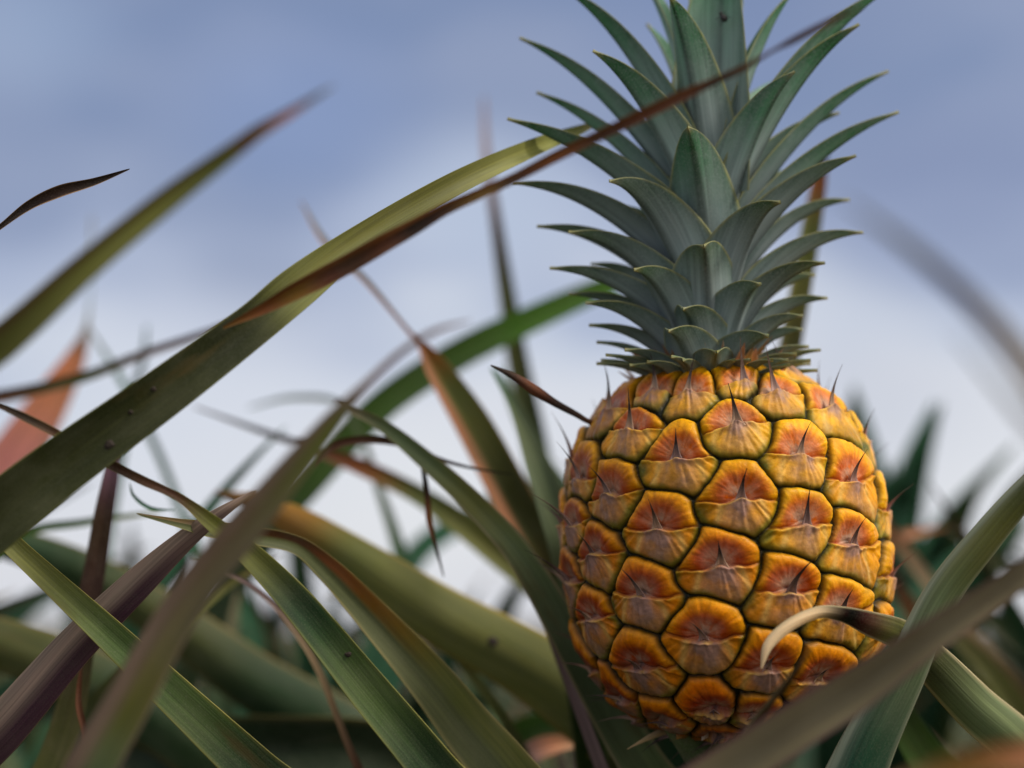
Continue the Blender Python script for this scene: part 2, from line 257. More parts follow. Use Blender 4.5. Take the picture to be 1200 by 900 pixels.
leaf('E', [(860, 900, .85, 50, 'dkteal'), (760, 760, .86, 36, 'dkteal'), (680, 610, .88, 30, 'dkteal'), (634, 540, .9, 22, 'gg'), (600, 470, .92, 11, 'gg'), (585, 430, .94, 2, 'teal')], .1, 'blue green blade showing left of the fruit')
# --- plant F (behind left)
leaf('F', [(-120, 740, 1.0, 80, 'pink'), (-40, 620, 1.0, 74, 'pink'), (18, 535, 1.0, 60, 'pink'), (62, 465, 1.0, 42, 'salmon'), (88, 420, 1.0, 24, 'salmon'), (102, 380, 1.0, 6, 'grey'), (108, 250, 1.04, 3, 'grey')], .1, 'pink blade with an orange tip')
leaf('F', [(300, 760, .98, 26, 'teal'), (230, 640, .98, 12, 'teal'), (185, 530, .98, 9, 'dkteal'), (145, 450, .98, 8, 'teal'), (100, 378, .98, 2, 'grey')], .1, 'thin blue green leaf tip leaning left')
leaf('F', [(90, 800, 1.0, 30, 'teal'), (130, 600, 1.0, 14, 'teal'), (152, 480, 1.0, 9, 'dkteal'), (168, 420, 1.0, 7, 'dkteal'), (172, 380, 1.0, 2, 'teal')], .1, 'thin upright blue green leaf tip')
leaf('F', [(120, 800, .88, 36, 'dkteal'), (235, 610, .88, 16, 'teal'), (290, 545, .88, 9, 'dkteal'), (335, 500, .88, 2, 'teal')], .1, None)
leaf('F', [(-60, 740, .8, 16, 'green'), (20, 630, .8, 11, 'green'), (100, 612, .8, 9, 'green'), (190, 600, .8, 3, 'yg')], .1, 'narrow horizontal green blade end')
leaf('F', [(152, 566, .68, 1, 'dkteal'), (156, 580, .68, 3.5, 'dkteal'), (175, 595, .68, 4.5, 'teal'), (205, 598, .68, 1, 'teal')], .2, 'tiny curled blue green tip', base=False)
leaf('F', [(470, 760, .95, 30, 'teal'), (440, 560, .95, 9, 'gg'), (400, 475, .95, 7, 'gg'), (345, 466, .95, 6, 'gg'), (290, 478, .95, 2, 'gg')], .1, 'thin grey leaf tip bent over in an arch')
# mid-ground dark blades low at the left
for (pts, lab) in (
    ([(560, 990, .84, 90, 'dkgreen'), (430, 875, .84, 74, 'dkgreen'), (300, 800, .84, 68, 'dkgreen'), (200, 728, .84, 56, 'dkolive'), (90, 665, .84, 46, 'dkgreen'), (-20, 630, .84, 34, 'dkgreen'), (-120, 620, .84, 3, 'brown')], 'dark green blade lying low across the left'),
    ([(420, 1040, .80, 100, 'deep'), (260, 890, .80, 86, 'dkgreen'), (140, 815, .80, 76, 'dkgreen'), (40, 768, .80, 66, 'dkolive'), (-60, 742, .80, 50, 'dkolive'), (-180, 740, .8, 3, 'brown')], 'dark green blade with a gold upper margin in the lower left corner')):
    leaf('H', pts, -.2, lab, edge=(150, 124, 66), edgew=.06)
leaf('H', [(640, 1020, .9, 60, 'dkgreen'), (600, 880, .9, 50, 'green'), (660, 845, .88, 34, 'green'), (740, 820, .87, 3, 'green')], .1, None)
leaf('H', [(560, 960, .78, 34, 'mauve'), (615, 888, .78, 28, 'mauve'), (650, 872, .78, 22, 'salmon'), (684, 872, .78, 4, 'tan')], .15, 'short pinkish dry bract leaf under the blades', mat=M_DRY, base=False)

M_SPOT = bpy.data.materials.new('dead spot'); M_SPOT.use_nodes = True
_p = M_SPOT.node_tree.nodes['Principled BSDF']; _n = noise(M_SPOT.node_tree, None, 400); M_SPOT.node_tree.links.new(mixc(M_SPOT.node_tree, _n, (.010, .007, .005), (.045, .026, .014)), _p.inputs['Base Color']); _p.inputs['Roughness'].default_value = .8
def leaf_spot(lf, x, y, r):
    """a round dead spot lying on the blade: found by casting a ray at the blade"""
    me = lf.data; o0 = Vector(CAM)-Vector(lf.parent.location); d0 = Vector(nrm(P(x, y, 1)-CAM))
    from mathutils.bvhtree import BVHTree
    bv = BVHTree.FromPolygons([v.co for v in me.vertices], [p.vertices for p in me.polygons])
    h, nn, _, dist = bv.ray_cast(o0, d0)
    if h is None: return
    if nn.dot(d0) > 0: nn = -nn
    R_ = nn.to_track_quat('Z', 'Y').to_matrix(); vs = [h+R_@Vector((0, 0, .0006))]; n = 20
    for ring, rad in ((.55, .00055), (1., .00005)):
        vs += [h+R_@Vector((math.cos(a)*r*ring*(1+.18*math.sin(3*a+x)), math.sin(a)*r*ring*(.85+.15*math.sin(2*a+y)), rad)) for a in [i*2*math.pi/n for i in range(n)]]
    fs = [(0, 1+i, 1+(i+1) % n) for i in range(n)]+[(1+i, 1+n+i, 1+n+(i+1) % n, 1+(i+1) % n) for i in range(n)]
    m2 = bpy.data.meshes.new('leaf_spot'); m2.from_pydata(vs, [], fs); m2.materials.append(M_SPOT)
    link('leaf_spot', m2, lf)
def by_label(t): return next(o for o in bpy.data.objects if o.get('label', '').startswith(t))
leaf_spot(by_label('thick arching'), 578, 752, .0024); leaf_spot(by_label('sharp green blade narrowing'), 408, 767, .0012)
leaf_spot(by_label('broad dark olive'), 128, 521, .0018); leaf_spot(by_label('broad dark olive'), 180, 456, .001); leaf_spot(by_label('broad dark olive'), 153, 483, .0009)

# ------------------------------------------------------------------ rosettes of the plants behind
def arc_leaf(az, el, length, width, droop, rr, cols, n=16, M=7):
    t = np.linspace(0, 1, n); d = np.array([math.cos(az)*math.cos(el), math.sin(az)*math.cos(el), math.sin(el)])
    C = np.outer(t*length, d); C[:, 2] -= droop*length*t**2.3
    out = np.array([math.cos(az), math.sin(az), 0]); C += np.outer(droop*.3*length*t**2, out)
    W = np.repeat(np.array([[-math.sin(az), math.cos(az), 0]]), n, 0)
    W = W+np.array([0, 0, 1])*rr.uniform(-.35, .35)
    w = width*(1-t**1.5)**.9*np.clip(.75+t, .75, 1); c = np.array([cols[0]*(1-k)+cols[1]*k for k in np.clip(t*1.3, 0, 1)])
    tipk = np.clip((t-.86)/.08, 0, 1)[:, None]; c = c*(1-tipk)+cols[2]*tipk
    return ribbon_data(C, W, w, c, fold=-.3, thick=.0015, M=M, edge=(140, 140, 96), edgew=.08, seed=rr.randint(0, 999))
def leaf_cols(rr):
    g = [('dkgreen', 'dkteal'), ('deep', 'dkgreen'), ('dkolive', 'olive'), ('dkteal', 'teal'), ('dkgreen', 'green'), ('purple', 'mauve'), ('teal', 'gg')]
    a, b = g[rr.choice([0, 0, 1, 1, 2, 3, 3, 4, 5, 6])]
    return TWO(a), TWO(b), TWO(rr.choice(['brown', 'tan', 'dkteal', 'rust']))
def join(datas, name, mat):
    Vs, Fs, Cs, Us, o = [], [], [], [], 0
    for V, nu, nv, c, uv in datas:
        i = np.arange(nv-1)[:, None]*nu; j = np.arange(nu)[None, :]; j2 = (j+1) % nu
        Fs.append(np.stack([i+j, i+j2, i+nu+j2, i+nu+j], -1).reshape(-1, 4)+o); Vs.append(V); Cs.append(c); Us.append(uv); o += len(V)
    V = np.vstack(Vs); F = np.vstack(Fs); c = np.vstack(Cs); uv = np.vstack(Us)
    me = bpy.data.meshes.new(name); me.from_pydata(V.tolist(), [], F.tolist())
    me.polygons.foreach_set('use_smooth', np.ones(len(F), bool))
    a = me.color_attributes.new('Col', 'FLOAT_COLOR', 'POINT'); a.data.foreach_set('color', np.hstack([c, np.ones((len(c), 1))]).astype(np.float32).ravel())
    u = me.uv_layers.new(name='UVMap'); u.data.foreach_set('uv', uv[F.ravel()].astype(np.float32).ravel())
    me.materials.append(mat); return me
def rosette(rr, n=34, size=1.):
    out = []
    for k in range(n):
        az = k*2.39996+rr.uniform(-.2, .2); q = k/n
        el = math.radians(30+52*q+rr.uniform(-7, 7)); ln = size*(.58+.26*math.sin(math.pi*min(1, q*1.05)))*rr.uniform(.85, 1.1)
        out.append(arc_leaf(az, el, ln, .046*rr.uniform(.85, 1.1), (.16+.28*(1-q))*rr.uniform(.7, 1.2), rr, [c_*f_ for c_, f_ in zip(leaf_cols(rr), (.5, .62, .8))]))  # leaf colours darkened, most at the base, to stand for deep shade
    return out
PROT = []
for s in range(3):
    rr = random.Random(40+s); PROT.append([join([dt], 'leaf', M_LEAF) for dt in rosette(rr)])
PH = [max(v.co.z for me in pl for v in me.vertices) for pl in PROT]
def fit(i, base, ypx):                          # height of a plant whose top reaches the given row of the photo
    d = (np.array(base)-CAM)@FW; return (CAM[2]+d*(math.sin(PITCH)+math.cos(PITCH)*(450-ypx)/2000)-base[2])/PH[i]
def place_rosette(root, proto, rz=0):
    for me in PROT[proto]:
        o = link('leaf', me, root); o.rotation_euler = (0, 0, rz)
# own lower foliage of the host, so that the stalk stands in a whole plant
hosts = [('H', 0, .5, .66, (0, .04, -.04)), ('A', 1, .4, fit(1, PLANTS['A'][1], 740), (0, 0, 0)), ('C', 2, 1.1, .62, (0, 0, 0)), ('E', 1, 2.0, fit(1, PLANTS['E'][1], 690), (0, 0, 0)), ('F', 2, 0., fit(2, PLANTS['F'][1], 640), (0, 0, 0))]
for key, pr, rz, sc, of in hosts:
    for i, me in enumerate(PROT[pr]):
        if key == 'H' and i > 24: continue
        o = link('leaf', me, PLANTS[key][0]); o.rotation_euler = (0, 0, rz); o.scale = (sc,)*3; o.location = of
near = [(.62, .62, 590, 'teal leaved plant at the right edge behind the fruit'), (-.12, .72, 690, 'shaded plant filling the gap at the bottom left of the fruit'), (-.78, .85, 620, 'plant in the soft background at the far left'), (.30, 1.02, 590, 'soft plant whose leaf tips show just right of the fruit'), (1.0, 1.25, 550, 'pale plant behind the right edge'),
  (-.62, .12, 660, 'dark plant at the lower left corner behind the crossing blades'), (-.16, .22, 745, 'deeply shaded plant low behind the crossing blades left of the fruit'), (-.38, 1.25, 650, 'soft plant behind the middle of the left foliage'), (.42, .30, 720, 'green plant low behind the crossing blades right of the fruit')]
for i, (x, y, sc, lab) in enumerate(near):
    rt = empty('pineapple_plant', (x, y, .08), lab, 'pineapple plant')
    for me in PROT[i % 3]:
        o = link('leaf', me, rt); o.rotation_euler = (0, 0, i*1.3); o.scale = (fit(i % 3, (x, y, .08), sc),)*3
    PLANTS['N%d' % i] = (rt, np.array((x, y, .08)))
# recognisable blurred blades of the plants at the right
leaf('N3', [(1060, 800, 1.3, 60, 'dkteal'), (1040, 640, 1.3, 44, 'teal'), (1020, 540, 1.3, 28, 'teal'), (1000, 450, 1.3, 3, 'teal')], .1, None)
leaf('N3', [(1020, 800, 1.3, 60, 'dkteal'), (1045, 640, 1.3, 44, 'teal'), (1070, 540, 1.3, 26, 'teal'), (1095, 470, 1.3, 3, 'teal')], .1, None)
leaf('N3', [(1010, 800, 1.35, 60, 'dkteal'), (1060, 690, 1.35, 40, 'teal'), (1120, 600, 1.35, 24, 'teal'), (1190, 520, 1.35, 3, 'gg')], .1, None)
leaf('N3', [(1000, 820, 1.25, 50, 'dkteal'), (1080, 700, 1.25, 34, 'teal'), (1150, 640, 1.25, 20, 'teal'), (1220, 600, 1.25, 3, 'gg')], .1, None)
leaf('N1', [(420, 900, 1.2, 50, 'dkteal'), (480, 660, 1.2, 30, 'teal'), (560, 600, 1.2, 22, 'teal'), (640, 560, 1.2, 3, 'gg')], .1, None)
def fan(key, tips, d, wd=30, names=('dkteal', 'dkgreen', 'deep', 'dkteal', 'teal')):
    root, b = PLANTS[key]; q = np.array(b)-CAM; dd = q@FW; bx, by = 600+2000*(q@RT)/dd, 450-2000*(q@UP)/dd
    for i, (tx, ty) in enumerate(tips):
        c1, c2 = names[i % len(names)], names[(i+1) % len(names)]; f = lambda k, up: (bx+(tx-bx)*k, by+(ty-by)*up)
        p1, p2, p3 = f(.30, .52), f(.52, .76), f(.78, .93); e_ = d-dd
        leaf(key, [(*p1, dd+e_*.3, wd*1.5, c1), (*p2, dd+e_*.6, wd*1.2, c1), (*p3, dd+e_*.85, wd*.75, c2), (tx, ty, d, 2.5, 'gog' if i % 3 == 0 else c2)], .15, None)
fan('N3', [(1000, 455), (1105, 470), (1165, 540), (1215, 600), (1130, 575), (960, 540), (1240, 520), (1050, 540), (1080, 520), (1180, 600)], 1.25, 32, ('teal', 'dkteal', 'teal', 'gg'))
fan('N0', [(1100, 610), (1180, 640), (1230, 590), (1060, 660)], 1.1, 34, ('mauve', 'dkgreen', 'dkteal'))
fan('N8', [(1060, 690), (1150, 730), (1240, 700), (1100, 760), (1000, 700)], .95, 36, ('dkgreen', 'olive', 'deep'))
fan('N1', [(330, 560), (470, 640), (560, 690), (250, 620), (390, 690), (640, 640), (510, 740), (300, 700)], 1.2, 32)
fan('N2', [(30, 600), (110, 560), (-40, 640), (180, 640), (230, 690)], 1.25, 34)
fan('N5', [(20, 690), (130, 660), (-30, 740), (220, 700), (90, 740), (300, 740)], .92, 42, ('deep', 'dkgreen', 'deep'))
fan('N6', [(280, 690), (400, 740), (500, 780), (340, 780), (590, 760), (450, 830)], .95, 44, ('deep', 'dkgreen', 'dkteal', 'deep'))
fan('N7', [(230, 600), (380, 640), (60, 650), (300, 660), (460, 700), (150, 610)], 1.6, 30)
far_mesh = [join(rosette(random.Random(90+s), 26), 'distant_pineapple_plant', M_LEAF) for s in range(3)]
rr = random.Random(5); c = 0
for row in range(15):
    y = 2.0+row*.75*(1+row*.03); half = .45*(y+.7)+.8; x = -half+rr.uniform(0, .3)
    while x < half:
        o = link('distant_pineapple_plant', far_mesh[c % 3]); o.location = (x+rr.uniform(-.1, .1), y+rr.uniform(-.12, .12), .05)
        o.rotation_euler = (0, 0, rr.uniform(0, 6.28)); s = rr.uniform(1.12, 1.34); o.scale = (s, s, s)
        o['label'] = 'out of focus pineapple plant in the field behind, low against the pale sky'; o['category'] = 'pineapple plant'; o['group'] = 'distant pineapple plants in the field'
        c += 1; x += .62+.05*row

# ------------------------------------------------------------------ ground
m, nt, N, L = newmat('field soil')
tc = N.new('ShaderNodeTexCoord'); n1 = noise(nt, tc.outputs['Object'], 6, 8, .6); n2 = noise(nt, tc.outputs['Object'], .05, 5)
c0 = mixc(nt, maprange(nt, n1, .3, .7, 0, 1), (.035, .020, .012), (.12, .065, .035)); c0 = mixc(nt, maprange(nt, n2, .4, .6, 0, .75), c0, (.045, .06, .025))
p = N.new('ShaderNodeBsdfPrincipled'); L.new(c0, p.inputs['Base Color']); p.inputs['Roughness'].default_value = .95
bm = N.new('ShaderNodeBump'); bm.inputs['Distance'].default_value = .03; L.new(n1, bm.inputs['Height']); L.new(bm.outputs[0], p.inputs['Normal'])
o = N.new('ShaderNodeOutputMaterial'); L.new(p.outputs[0], o.inputs[0])
xs = sorted(set([-1500, -400, -100, -30]+[i*.25 for i in range(-40, 41)]+[30, 100, 400, 1500])); ys = sorted(set([-1500, -300, -50, -10]+[i*.25 for i in range(-12, 61)]+[30, 100, 400, 1500]))
vs = [(x, y, (.03*math.sin(y*6.3/.75)+.015*math.sin(x*9+y*3)) if abs(x) < 10 and -3 < y < 15 else 0) for y in ys for x in xs]
nx = len(xs); fs = [(j*nx+i, j*nx+i+1, (j+1)*nx+i+1, (j+1)*nx+i) for j in range(len(ys)-1) for i in range(nx-1)]
me = bpy.data.meshes.new('ground'); me.from_pydata(vs, [], fs); me.materials.append(m)
g = link('ground', me); g['kind'] = 'structure'

# ------------------------------------------------------------------ the pineapple
FC = P(849, 645, .667)
pine = empty('pineapple', (FC[0]+.003, FC[1], FC[2]-.071), 'ripe golden orange pineapple with spiky blue green crown, standing in sharp focus at the right', 'pineapple')
PB = np.array(pine.location)
TILT = math.radians(3.6)            # top leans left
AX = np.array([-math.sin(TILT), 0, math.cos(TILT)]); EX = np.array([math.cos(TILT), 0, math.sin(TILT)]); EY = np.array([0, 1., 0])
prof = [(20, 203), (55, 209), (84, 202), (112, 189), (137, 170), (158, 146), (175, 114), (186, 76), (191, 36), (192, -4), (190, -45), (183, -88), (169, -125), (147, -158), (118, -184), (84, -201), (45, -210), (12, -212)]
pr = catmull([(a, b, 0) for a, b in prof], 40)[:, :2]
pr[:, 0] *= .955
seg = np.concatenate([[0], np.cumsum(np.hypot(*np.diff(pr, axis=0).T))]); STOT = seg[-1]
NT, NS = 860, 620
sv = np.linspace(0, STOT, NS); R = np.interp(sv, seg, pr[:, 0]); Z = np.interp(sv, seg, pr[:, 1])
s_mid = np.interp(0, -pr[:, 1], seg)          # arclength at the equator
def s_of_z(z): return np.interp(-z, -pr[2:, 1], seg[2:])
th = np.linspace(0, 2*math.pi, NT, endpoint=False)-math.pi     # 0 faces the camera, + to the right
COLS, PITCHPX = 14, 76.
phase = {-6: .05, -5: .5, -4: .02, -3: .42, -2: -.05, -1: .43, 0: 0., 1: .36, 2: -.27, 3: .17, 4: -.33, 5: .2, 6: -.25, 7: .35}
rs = np.random.RandomState(3)
seeds = []
for k, ph in phase.items():
    for r in range(-4, 5):
        s = s_mid-52+(r+ph)*PITCHPX*(1.0 if r < 2 else .97)
        if s < 62 or s > STOT-34: continue
        y = s-s_mid
        t = math.radians(25.714*k+2.0-.070*y)+rs.uniform(-.02, .02)
        seeds.append((t, s+rs.uniform(-4, 4), k, r))
seeds = np.array(seeds)
# eyes whose places can be read off the photograph: find them on the surface
obs = {(0, -1): (864, 497), (0, 0): (867, 581), (0, 1): (845, 658), (0, 2): (825, 743), (0, 3): (835, 827), (-1, -1): (794, 535), (-1, 0): (771, 616), (-1, 1): (752, 693), (-1, 2): (747, 777),
       (1, -1): (937, 532), (1, 0): (943, 609), (1, 1): (925, 688), (1, 2): (898, 777), (-2, 0): (715, 577), (-2, 1): (696, 647), (-2, 2): (692, 722), (2, 0): (997, 560), (2, 1): (997, 633), (2, 2): (984, 712), (-3, 0): (672, 612), (-3, 1): (668, 676), (-2, -1): (740, 502), (2, -1): (972, 478), (1, -2): (908, 462), (0, -2): (872, 452), (-1, -2): (806, 462), (-2, -2): (768, 462)}
tg, sg = np.meshgrid(np.linspace(-1.45, 1.45, 291), np.linspace(40, STOT-30, 300)); rg = np.interp(sg, sv, R)+5; zg = np.interp(sg, sv, Z)
pg = FC+K*((rg*np.sin(tg))[..., None]*EX-(rg*np.cos(tg))[..., None]*EY+zg[..., None]*AX)-CAM
dg = pg@FW; xg = 600+2000*(pg@RT)/dg; yg = 450-2000*(pg@UP)/dg
front = (-(pg*(((np.sin(tg))[..., None]*EX-(np.cos(tg))[..., None]*EY)))).sum(-1) > 0
off = {}; fixed = []
for (k, r), (ox, oy) in obs.items():
    e_ = (xg-ox)**2+(yg-oy)**2+np.where(front, 0, 1e4); ii = np.unravel_index(np.argmin(e_), e_.shape); fixed.append((tg[ii], sg[ii], k, r))
fixed = np.array(fixed); keep = []
for sd in seeds:
    kk = fixed[np.abs(fixed[:, 2]-sd[2]) < .5]
    if len(kk):
        if np.min(np.abs(kk[:, 1]-sd[1])) < 46: continue
        near_ = kk[np.argmin(np.abs(kk[:, 1]-sd[1]))]; sd[0] = near_[0]-math.radians(.07*(sd[1]-near_[1]))
    keep.append(sd)
seeds = np.vstack([fixed, np.array(keep)])
T2, S2 = np.meshgrid(th, sv); RR = np.interp(S2, sv, R)
def vnoise(x, y, seed, period=None):
    rr = np.random.RandomState(seed); tab = rr.rand(256, 256)
    xi = np.floor(x).astype(int); yi = np.floor(y).astype(int); fx = x-xi; fy = y-yi; fx = fx*fx*(3-2*fx); fy = fy*fy*(3-2*fy)
    f = lambda a, b: tab[((a % period) if period else a) & 255, b & 255]
    return (f(xi, yi)*(1-fx)+f(xi+1, yi)*fx)*(1-fy)+(f(xi, yi+1)*(1-fx)+f(xi+1, yi+1)*fx)*fy
def fbm(fr, seed, oct=3):
    out = 0; a = 1; tot = 0
    for i in range(oct):
        per = int(round(fr*2*math.pi*190/100))*2**i
        out = out+a*vnoise((T2+math.pi)/(2*math.pi)*per, S2*fr*2**i/100, seed+i, per); tot += a; a *= .5
    return out/tot
wx = (fbm(3, 1)-.5)*16; wy = (fbm(3, 11)-.5)*16
d1 = np.full(T2.shape, 1e9); d2 = np.full(T2.shape, 1e9); d3 = np.full(T2.shape, 1e9); id1 = np.zeros(T2.shape, int)
for i, (t, s, k, r) in enumerate(seeds):
    dt = (T2-t+math.pi) % (2*math.pi)-math.pi
    Rm = np.maximum(RR*.5+np.interp(s, sv, R)*.5, 20)
    dx = dt*Rm+wx*.5; dy = (S2-s)+wy*.5
    D = dx*dx*(1.28-.62*(.5+.5*np.tanh(dy/16)))+dy*dy*.96
    new = D < d1; m2 = (~new) & (D < d2)
    d3 = np.where(new | m2, d2, np.minimum(d3, D)); d2 = np.where(new, d1, np.where(m2, D, d2)); id1 = np.where(new, i, id1); d1 = np.where(new, D, d1)
q1, q2, q3 = np.sqrt(d1), np.sqrt(d2), np.sqrt(d3)
e = q2-q1; e3 = q3-q1; e = -6.0*np.log(np.exp(-e/6.0)+np.exp(-(e3+2)/6.0)*.6)
e = np.maximum(e, 0)
st_, ss_ = seeds[id1, 0], seeds[id1, 1]
U = ((T2-st_+math.pi) % (2*math.pi)-math.pi)*RR/43.; Vv = -(S2-ss_)/38.       # -1..1 inside a tile, V up
trand = np.random.RandomState(8).rand(len(seeds), 6)[id1]
sm = lambda x: np.clip(x, 0, 1)**2*(3-2*np.clip(x, 0, 1))
round_ = 1-np.exp(-e/4.5)
Ub = U+(trand[..., 0]-.5)*.1
lip = -.17+(.06+.10*trand[..., 2])*np.exp(-(np.abs(Ub)/.22)**1.5)+(.22*trand[..., 3]-.04)*np.abs(Ub)**2+(trand[..., 1]-.5)*.34*Ub+(fbm(5, 21)-.5)*.22
up = sm((Vv-lip)/(.06+.10*np.exp(-(Ub/.3)**2))+.5)
rc = np.sqrt((Ub*.95)**2+((Vv-.06)*1.05)**2)
dep = np.exp(-(rc/(.40+.14*trand[..., 1]))**2.6)
el = (Vv-lip)*38; e_up = -6*np.log(np.exp(-np.clip(e, 0, 99)/6)+np.exp(-np.clip(el, -2, 99)/6)); e_up = e_up+1.5*np.clip(e/6, 0, 1); e_up = np.maximum(e_up, 0)
round_ = 1-np.exp(-e/4.5); rup = 1-np.exp(-e_up/5.5)
ang = np.arctan2(Vv+.05, Ub)
streak = vnoise(ang*9+40, rc*2.0+trand[..., 2]*50, 5)-.5
streak2 = vnoise(ang*22+140, rc*2.6+trand[..., 3]*50, 6)-.5
h_up = 11.5*rup-7.0*dep+streak*.9*(1-dep)*rup+streak2*.5+(fbm(6, 31)-.5)*3.2+(fbm(2.4, 37)-.5)*3.0
tri = np.clip(1-np.abs(Ub)/(.10+.85*np.clip(-(Vv-.10), 0, 1)), 0, 1)          # bract triangle widening downwards
h_lo = 6.6*round_+4.0*np.exp(-(Ub/.32)**2)*np.exp(-((Vv+.12)/.38)**2)+1.8*tri-1.0*np.abs(Ub)+(fbm(8, 35)-.5)*2.6+(vnoise(np.arctan2(Vv-.25, Ub)*13+60, rc*1.2+trand[..., 1]*40, 15)-.5)*1.8
lipr = (.4+2.2*sm((fbm(5, 58)-.35)/.3))*np.exp(-((Vv-lip+.05)/.08)**2)*(1-np.exp(-e/5))
H = h_up*up+(h_lo+lipr)*(1-up)
fade = sm((S2-40)/40)*sm((STOT-18-S2)/40); H = H*(.35+.65*fade)
# position
dRds = np.gradient(R, sv); dZds = np.gradient(Z, sv); nR = -dZds; nZ = dRds
RRd = RR+H*nR[:, None]; ZZ = Z[:, None]+H*nZ[:, None]
def fruit_pt(r, t, z): return FC+K*((r*np.sin(t))[..., None]*EX-(r*np.cos(t))[..., None]*EY+z[..., None]*AX)
Vtx = fruit_pt(RRd, T2, ZZ).reshape(-1, 3)-PB
# colour
def cm(a, b, k): return a*(1-k[..., None])+b*k[..., None]
A3 = lambda c: np.ones(T2.shape+(3,))*lin(c)
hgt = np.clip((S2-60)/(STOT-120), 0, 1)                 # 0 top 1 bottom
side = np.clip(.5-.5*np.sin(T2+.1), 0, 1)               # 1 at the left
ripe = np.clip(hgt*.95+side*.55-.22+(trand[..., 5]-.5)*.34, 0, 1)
ora = cm(A3((255, 186, 0)), A3((250, 124, 2)), ripe); inner = cm(A3((250, 132, 0)), A3((186, 52, 4)), ripe)
upc = cm(inner, ora, sm((rc-.38)/.45+streak*.35)); upc = cm(upc, A3((188, 58, 0)), .8*np.exp(-((rc-.46)/.16)**2)*(.35+.65*ripe)); upc = cm(upc, A3((255, 194, 20)), .45*np.exp(-((e-8)/6)**2)*(1-ripe*.6))
upc = upc*(1+streak*.30+streak2*.26)[..., None]
upc = cm(upc, A3((214, 178, 152)), .95*np.exp(-(rc/.38)**2.4)*np.clip(.72+.5*(trand[..., 0]-.5)+(fbm(14, 41)-.5)*1.6+streak*.8, 0, 1))
loc = cm(A3((252, 184, 4)), A3((214, 120, 14)), ripe)
loc = cm(loc, ora, np.clip((np.abs(Ub)-.35)/.5, 0, 1)*.7)
rho = np.sqrt((Ub/1.05)**2+((Vv+.10)/.95)**2); patchk = np.exp(-(rho/.42)**2.2)
loc = cm(loc, A3((176, 138, 128)), np.clip((.95*patchk+1.0*tri**1.2*(.25+ripe))*(.75+(fbm(8, 51)-.5)*1.6), 0, .9))
loc = cm(loc, A3((150, 110, 40)), np.clip(-(Vv+.55)/.35, 0, 1)*.5)
loc = cm(loc, A3((240, 196, 110)), .6*np.exp(-((np.abs(Ub)-.42+.3*Vv)/.09)**2)*(1-round_*0))
loc = cm(loc, A3((120, 128, 34)), np.clip(1.1-e/15-.22+(fbm(4, 61)-.5)*1.4, 0, .8))
loc = cm(loc, A3((54, 84, 26)), np.clip((-Ub-.62)/.3, 0, 1)*np.clip(.9-.5*ripe+(trand[..., 4]-.5), 0, .9)*np.exp(-((Vv+.35)/.35)**2))
loc = cm(loc, A3((250, 200, 60)), .5*sm((fbm(7, 57)-.42)/.2)*np.exp(-((Vv-lip+.04)/.04)**2))
ang2 = np.arctan2(Vv-.25, Ub); ray = vnoise(ang2*13+60, rho*1.2+trand[..., 1]*40, 15)-.5; loc = loc*(1+(fbm(20, 71)-.5)*.3+ray*.32)[..., None]
col = cm(loc, upc, up)
col = cm(col, A3((120, 40, 8)), .75*np.exp(-((Vv-lip-.03)/.055)**2)*np.clip(rc*2-.3, 0, 1))
fr = fbm(26, 81, 2); col = cm(col, A3((110, 44, 14)), np.clip((fr-.70)/.06, 0, 1)*.5*up*(1-sm(hgt*2.2)))
col = cm(col, A3((70, 52, 60)), .75*np.exp(-((Ub/.10)**2+((Vv+.02)/.10)**2)))
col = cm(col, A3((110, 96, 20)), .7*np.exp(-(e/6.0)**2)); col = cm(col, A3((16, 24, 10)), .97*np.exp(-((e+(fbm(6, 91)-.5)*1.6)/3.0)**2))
col = col*(.80+.2*trand[..., 3])[..., None]*(1-.30*side**1.5-.22*sm((hgt-.55)/.45))[..., None]  # shading worked into the colour: darker on the left and lower down
m, nt, N, L = newmat('pineapple rind')
ca = N.new('ShaderNodeAttribute'); ca.attribute_name = 'Col'; tcn = N.new('ShaderNodeTexCoord')
a1 = noise(nt, tcn.outputs['Object'], 700, 6, .65); a2 = noise(nt, tcn.outputs['Object'], 160, 5, .6)
c0 = mixc(nt, 1, ca.outputs['Color'], mixc(nt, maprange(nt, a1, .3, .7, 0, 1), (.86, .84, .8), (1.12, 1.12, 1.1)), 'MULTIPLY')
c0 = mixc(nt, maprange(nt, a2, .52, .75, 0, .08), c0, (.55, .30, .14))
p = N.new('ShaderNodeBsdfPrincipled'); L.new(c0, p.inputs['Base Color']); L.new(maprange(nt, a2, .3, .7, .28, .55), p.inputs['Roughness'])
p.inputs['Specular IOR Level'].default_value = .17; p.inputs['Subsurface Weight'].default_value = .12; p.inputs['Subsurface Radius'].default_value = (1, .4, .12); p.inputs['Subsurface Scale'].default_value = .002
bm = N.new('ShaderNodeBump'); bm.inputs['Strength'].default_value = .5; bm.inputs['Distance'].default_value = .0005; L.new(a1, bm.inputs['Height']); L.new(bm.outputs[0], p.inputs['Normal'])
o = N.new('ShaderNodeOutputMaterial'); L.new(p.outputs[0], o.inputs[0]); M_RIND = m
# orientation: grid rings run along theta, so flip ring order for outward normals
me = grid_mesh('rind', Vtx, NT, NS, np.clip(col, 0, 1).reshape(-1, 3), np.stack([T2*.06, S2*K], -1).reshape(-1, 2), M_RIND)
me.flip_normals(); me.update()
link('rind', me, pine)
